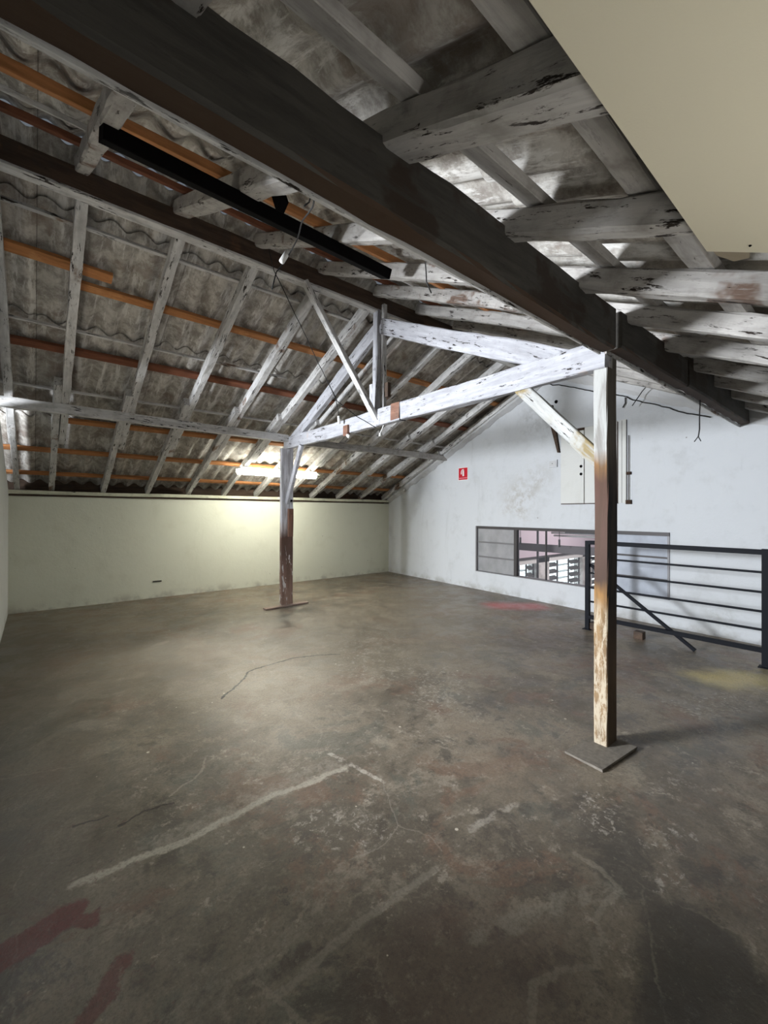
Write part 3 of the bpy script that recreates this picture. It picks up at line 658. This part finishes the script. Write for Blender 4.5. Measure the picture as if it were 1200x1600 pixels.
# neighbouring hall seen through it
tag(box('wall_neighbour', PINK, (7.6, 20, 6.5, 6.7, .26, 3.2)), kind='structure')
bm = bmesh.new()
for (a, b) in ((7.6, 9.9), (11.0, 11.65), (13.75, 14.4), (16.4, 20)): bbox(bm, a, b, 6.45, 6.72, -2, .26)
bbox(bm, 7.6, 20, 6.45, 6.72, .10, .27); bbox(bm, 7.6, 20, 6.45, 6.72, -2.6, -1.3)
tag(link('wall_neighbour', bm, plaster('pale_plaster_neighbour', (.68, .64, .62), .2)), kind='structure')
tag(box('wall_neighbour', PINK, (20, 20.2, -3, 6.7, -2.6, 3.2)), kind='structure')
tag(box('floor_neighbour', plain('grey_neighbour_floor', (.25, .24, .23), .6), (7.3, 20, -3, 6.7, -2.7, -2.6)), kind='structure')
tag(box('ceiling_neighbour', PINK, (7.3, 20, -3, 6.9, 3.2, 3.3)), kind='structure')
tag(timber('ledge_pipe', STEELD, (7.7, 6.42, .27), (19, 6.42, .27), .05, .05, rough=0), 'dark pipe along the pink wall above the louvred windows, seen through the low window', 'pipe')
tag(timber('steel_beam', plain('grey_beam_paint', (.12, .105, .105), .6), (8.0, 6.4, .80), (8.0, -1, .80), .10, .15, rough=0), 'grey steel beam across the next hall, seen through the low window', 'beam')
tag(timber('conduit', STEELD, (9.0, 5.27, 1.8), (9.0, 5.27, -1.5), .04, .04, rough=0), 'thin vertical dark conduit in the next hall behind the low window', 'conduit')
SKYM = bpy.data.materials.new('daylight_outside'); SKYM.use_nodes = True; nt = SKYM.node_tree; nt.nodes.clear()
em2 = nt.nodes.new('ShaderNodeEmission'); em2.inputs[0].default_value = (.78, .95, 1.0, 1); em2.inputs[1].default_value = 1.1
o2 = nt.nodes.new('ShaderNodeOutputMaterial'); nt.links.new(em2.outputs[0], o2.inputs[0])
LOUV = plain('dark_louvre_glass', (.06, .055, .055), .3, .5)
for k, (a, b) in enumerate(((9.9, 11.0), (11.65, 13.75), (14.4, 16.4))):
    lab = ['small louvred window at the left of the next hall, bright sky behind it', 'wide louvred window of the next hall with two dark louvre banks', 'louvred window of the next hall partly hidden by the railing post'][k]
    e = empty('louvre_window', ((a+b)/2, 6.5, -1.3), lab, 'window')
    box('sky_opening', SKYM, (a, b, 6.74, 6.76, -1.3, .10), e)
    bm = bmesh.new()
    for fx in (a, (a*2+b)/3, (a+b*2)/3, b): bbox(bm, fx-.02, fx+.02, 6.56, 6.60, -1.3, .10)
    link('frame', bm, STEELD, e)
    for c in range(3):
        xa, xb = a+(b-a)*c/3, a+(b-a)*(c+1)/3
        for r in range(6):
            zz = -.02-r*.2
            bm = bmesh.new(); prism(bm, [(xa+.03, 6.52, zz-.07), (xa+.03, 6.64, zz+.03 if (c != 1) else zz-.05), (xa+.03, 6.64, zz+.04 if (c != 1) else zz-.04), (xa+.03, 6.52, zz-.06)], (0, 0, 0), (xb-xa-.06, 0, 0))
            link('slat', bm, LOUV, e)
for k, (px, py) in enumerate(((7.55, 4.80), (7.55, 3.98))):
    e = empty('pendant_cord', (px, py, .95), ['short black cord with a weight, left one behind the low window', 'short black cord with a weight, right one behind the low window'][k], 'cord')
    tube('cord', WIRE, [(px, py, 3.2), (px, py, 1.0)], .006, e); tube('weight', WIRE, [(px, py, 1.02), (px, py, .88)], .018, e)
e = empty('hanging_batten_light', (8.4, 3.9, 1.05), 'unlit twin batten light hanging in the next hall behind the low window', 'light')
tube('tube', WHITEP, [(8.4, 4.6, 1.10), (8.4, 2.2, 1.10)], .02, e); tube('tube', WHITEP, [(8.5, 4.6, 1.04), (8.5, 2.2, 1.04)], .02, e)
box('housing', STEEL, (8.38, 8.52, 2.3, 4.3, 1.10, 1.14), e)
for yy in (2.5, 4.2): tube('hanger', WIRE, [(8.45, yy, 1.14), (8.45, yy, 3.2)], .005, e)

# ------------------------------------------------------------------ shutter cupboard on the gable wall
SH0, SH1 = gs(3.448), gs(2.43)
e = empty('wall_shutter', G((SH0+SH1)/2, 1.65, 0), 'off-white boarded shutter doors high on the white wall behind the near post', 'shutter')
CREAMP = plaster('cream_board_paint', (.64, .64, .61), .2)
gpart('back_frame', CREAMP, (SH0, SH1-.01, 1.66, 2.86, .012, -.01), par=e)
gpart('shadow_gap', RUST, (SH0-.004, gs(2.55), 1.652, 2.84, .018, -.01), par=e)
mid = gs(3.05)
bm = bmesh.new(); gbox(bm, SH0+.005, mid-.006, 1.665, 2.80, .035, .012); d1 = link('door_leaf', bm, CREAMP, e)
bm = bmesh.new(); gbox(bm, mid+.006, gs(2.56), 1.665, 2.85, .033, .012); d2 = link('door_leaf', bm, CREAMP, e)
bm = bmesh.new(); gbox(bm, mid-.006, mid+.006, 1.66, 2.85, .014, .012); link('gap', bm, BLACKR, e)
bm = bmesh.new(); gbox(bm, gs(2.50), gs(2.495), 1.66, 2.85, .014, .0); gbox(bm, gs(2.44), gs(2.432), 1.66, 2.85, .016, .0); link('frame_edge', bm, STEELD, e)
for zz in (2.24, 2.12):
    bm = bmesh.new(); bmesh.ops.create_cone(bm, cap_ends=True, segments=14, radius1=.022, radius2=.022, depth=.012)
    link('hole', bm, BLACKR, d1, Matrix.Translation(G(gs(3.10), zz, .036)) @ Matrix.Rotation(math.pi/2, 4, 'Y'))
bm = bmesh.new(); gbox(bm, SH0-.05, mid+.3, 2.84, 2.90, .045, 0); link('lintel', bm, WALL_G, e)
e = empty('bolt_rod', G(gs(2.43), 1.66, 0), 'thin vertical bolt rod with two clamps beside the shutter', 'rod')
tube('rod', RUST, [G(gs(2.40), 1.66, .03), G(gs(2.40), 2.62, .03)], .006, e)
gpart('clamp', RUST, (gs(2.40)-.03, gs(2.40)+.03, 2.06, 2.10, .04, 0), par=e); gpart('clamp', RUST, (gs(2.40)-.035, gs(2.40)+.035, 1.64, 1.70, .04, 0), par=e)
e = empty('switch_box', G(gs(3.6), 2.3, 0), 'small square white electrical box left of the shutter', 'switch box')
gpart('box', WALL_G, (gs(3.67), gs(3.52), 2.27, 2.39, .03, 0), par=e); gpart('cover_plate', plain('box_cover', (.5, .5, .5), .6), (gs(3.655), gs(3.535), 2.285, 2.375, .034, .03), par=e)
bm = bmesh.new(); bmesh.ops.create_icosphere(bm, subdivisions=1, radius=.008); link('screw', bm, BLACKR, e, Matrix.Translation(G(gs(3.6), 2.33, .036)))
bm = bmesh.new(); prism(bm, [G(gs(3.72), 3.30, .0), G(gs(3.60), 3.30, .0), G(gs(3.47), 2.50, .0), G(gs(3.50), 2.50, .0)], (0, 0, 0), GN*.05)
tag(link('wooden_wedge', bm, BROWN), 'dark pointed timber strip hanging down the white wall left of the shutter', 'strip')
bm = bmesh.new(); bmesh.ops.create_icosphere(bm, subdivisions=2, radius=.03)
tag(link('wall_hole', bm, BLACKR, None, Matrix.Translation(G(gs(3.55), 3.35, 0))), 'small round dark hole high in the white wall above the shutter', 'hole')

# safety sign
e = empty('safety_sign', G(gs(5.66), 2.2, 0), 'small square red safety sign on the white wall', 'sign')
q0, q1 = gs(5.786), gs(5.531)
gpart('white_border', WHITEP, (q0-.008, q1+.008, 2.185, 2.452, .006, 0), par=e)
gpart('red_face', plain('sign_red', (.50, .012, .025), .4, .4, 0, .1), (q0+.004, q1-.004, 2.197, 2.44, .009, .006), par=e)
qc = (q0+q1)/2
bm = bmesh.new()
tube_bm(bm, [G(qc-.045, 2.31, .012), G(qc-.045, 2.36, .012), G(qc-.025, 2.395, .012), G(qc+.01, 2.405, .012), G(qc+.03, 2.385, .012)], .011, 6)
gbox(bm, qc-.012, qc+.032, 2.27, 2.375, .013, .009)
gbox(bm, qc-.0, qc+.02, 2.375, 2.415, .013, .009)
link('pictogram', bm, WHITEP, e)
gpart('caption_strip', plain('sign_pink', (.72, .25, .28), .5), (q0+.012, q1-.012, 2.222, 2.240, .010, .009), par=e)

# ------------------------------------------------------------------ railing
e = empty('railing', (5.53, 1.7, 0), 'black steel railing with horizontal bars in front of the white wall', 'railing')
def RX(y): return 5.51+(y-.80)*.023
def rpost(y, h):
    bm = bmesh.new(); bbox(bm, RX(y)-.025, RX(y)+.025, y-.025, y+.025, 0, h); bbox(bm, RX(y)-.05, RX(y)+.05, y-.05, y+.05, 0, .008); return link('rail_post', bm, BLACKM, e)
rpost(2.54, 1.15); rpost(.80, 1.16); rpost(-.6, 1.16)
zt = [(1.128, .05), (.93, .022), (.735, .022), (.545, .022), (.365, .022), (.165, .045)]
for zc, h in zt:
    timber('top_rail' if zc > 1 else 'rail', BLACKM, (RX(2.54), 2.52, zc), (RX(-.6), -.6, zc+.0), .05 if h > .03 else .022, h, e, rough=0, bev=.003)
bb = timber('brace', BLACKM, (RX(2.5)+.03, 2.52, .84), (RX(1.4)+.03, 1.38, .012), .035, .035, e, rough=0, bev=.003)
for k, (bx, by) in enumerate(((5.60, 2.48), (5.61, 1.95))):
    tag(box('wood_block', BROWN, (bx-.05, bx+.05, by-.05, by+.05, 0, .09), None, .006), ['small dark block on the floor at the foot of the left railing post', 'small dark block on the floor under the railing, right of the near post'][k], 'block')

# ------------------------------------------------------------------ cables and bits
def at(u, v, p0, n):
    d = RT*((u-600)/FPX)-UP*((v-800)/FPX)+FW; n = Vector(n); return Vector((0, 0, EYE))+d*((Vector(p0)-Vector((0, 0, EYE))).dot(n)/d.dot(n))
def ya(u, v, y): return at(u, v, (0, y, 0), (0, 1, 0))
def ga(u, v, n=.03): return at(u, v, G(0, 0, n), GN)
e = empty('hanging_cable', ya(480, 300, 1.6), 'black cable with a white connector hanging below the black channel', 'cable')
tube('cable', WIRE, [ya(497, 290, 1.35), ya(488, 325, 1.6), ya(472, 345, 1.9), ya(465, 372, 2.2), ya(448, 405, 2.4), ya(432, 425, 2.4), ya(425, 452, 2.4)], .004, e, 6, wob=.004)
tube('connector', WHITEP, [ya(450, 393, 2.37), ya(440, 409, 2.37)], .017, e, 8)
tube('tail', WIRE, [ya(475, 322, 1.6), ya(483, 316, 1.6), ya(486, 305, 1.6)], .0035, e, 6)
e = tube('loose_cable', WIRE, [ya(417, 377, 3.6), ya(428, 423, 3.64), ya(450, 467, 3.66), ya(483, 537, 3.7), ya(510, 593, 3.7), ya(527, 627, 3.68), ya(557, 650, 3.66), ya(587, 668, 3.66)], .004, None, 6, wob=.006)
tag(e, 'long thin cable drooping from the ridge beam to the tie beam', 'cable')
e = empty('bulb_socket', ya(530, 655, 4.4), 'white bulb socket hanging on a wire beside the tie beam', 'socket')
tube('wire', WIRE, [ya(513, 598, 4.4), ya(524, 620, 4.4), ya(528, 640, 4.4), ya(529, 650, 4.4)], .005, e, 6, wob=.004); tube('socket', WHITEP, [ya(529, 650, 4.4), ya(530, 662, 4.4)], .018, e, 10)
e = empty('lamp_holder', tb(4.32, -.08, -.06), 'brown lamp holder with white end fixed to the tie beam', 'lamp holder')
timber('bracket', BROWNB, tb(4.38, -.06, -.055), tb(4.28, -.06, -.055), .04, .13, e); tube('socket', WHITEP, [tb(4.30, -.12, -.06), tb(4.26, -.15, -.06)], .022, e, 10)
e = empty('pull_cord', tb(3.5, -.1, 0), 'white pull cord with a knob hanging under the tie beam', 'cord')
tube('cord', WHITEP, [tb(3.62, -.09), tb(3.64, -.12), tb(3.68, -.17)], .005, e, 6); tube('knob', WHITEP, [tb(3.68, -.17), tb(3.69, -.205)], .014, e, 8)
e = empty('fork_wire', ga(1093, 690), 'thin black wire with a forked end dangling in front of the white wall', 'wire')
tube('wire', WIRE, [ya(1094, 625, 1.10), ya(1093, 645, 1.10), ya(1093, 670, 1.10), ya(1091, 683, 1.10)], .005, e, 6, wob=.004); tube('fork', WIRE, [ya(1085, 690, 1.10), ya(1091, 682, 1.10), ya(1095, 689, 1.10)], .004, e, 6)
tag(tube('wall_cable', WIRE, [ga(832, 601), ga(860, 600), ga(900, 606), ga(930, 612), ga(972, 619), ga(1000, 627), ga(1040, 636), ga(1075, 646), ga(1110, 652)], .008, None, 6, wob=.02), 'black cable running along the top of the white wall', 'cable')
tag(tube('slanted_wire', WIRE, [ga(1017, 596, .25), ga(1003, 612, .2), ga(988, 634, .15)], .006, None, 6), 'short stiff wire slanting across the wall cable', 'wire')
tag(tube('curled_cable', WIRE, [ga(977, 621), ga(977, 630), ga(973, 637)], .008, None, 6), 'short curled cable end behind the top of the near post', 'cable')
tag(tube('twisted_wire', WIRE, [ya(697, 345, 1.3), ya(690, 365, 1.4), ya(672, 395, 1.6), ya(664, 412, 1.7), ya(666, 440, 1.7), ya(674, 458, 1.7)], .004, None, 6, wob=.006), 'thin twisted wire hanging from the dark purlin before the near rafters', 'wire')
tag(box('socket_plate', plain('dark_socket', (.04, .035, .03), .6), (1.60, 1.74, 8.29, 8.302, .28, .30)), 'dark slotted socket plate near the floor on the cream wall', 'socket')
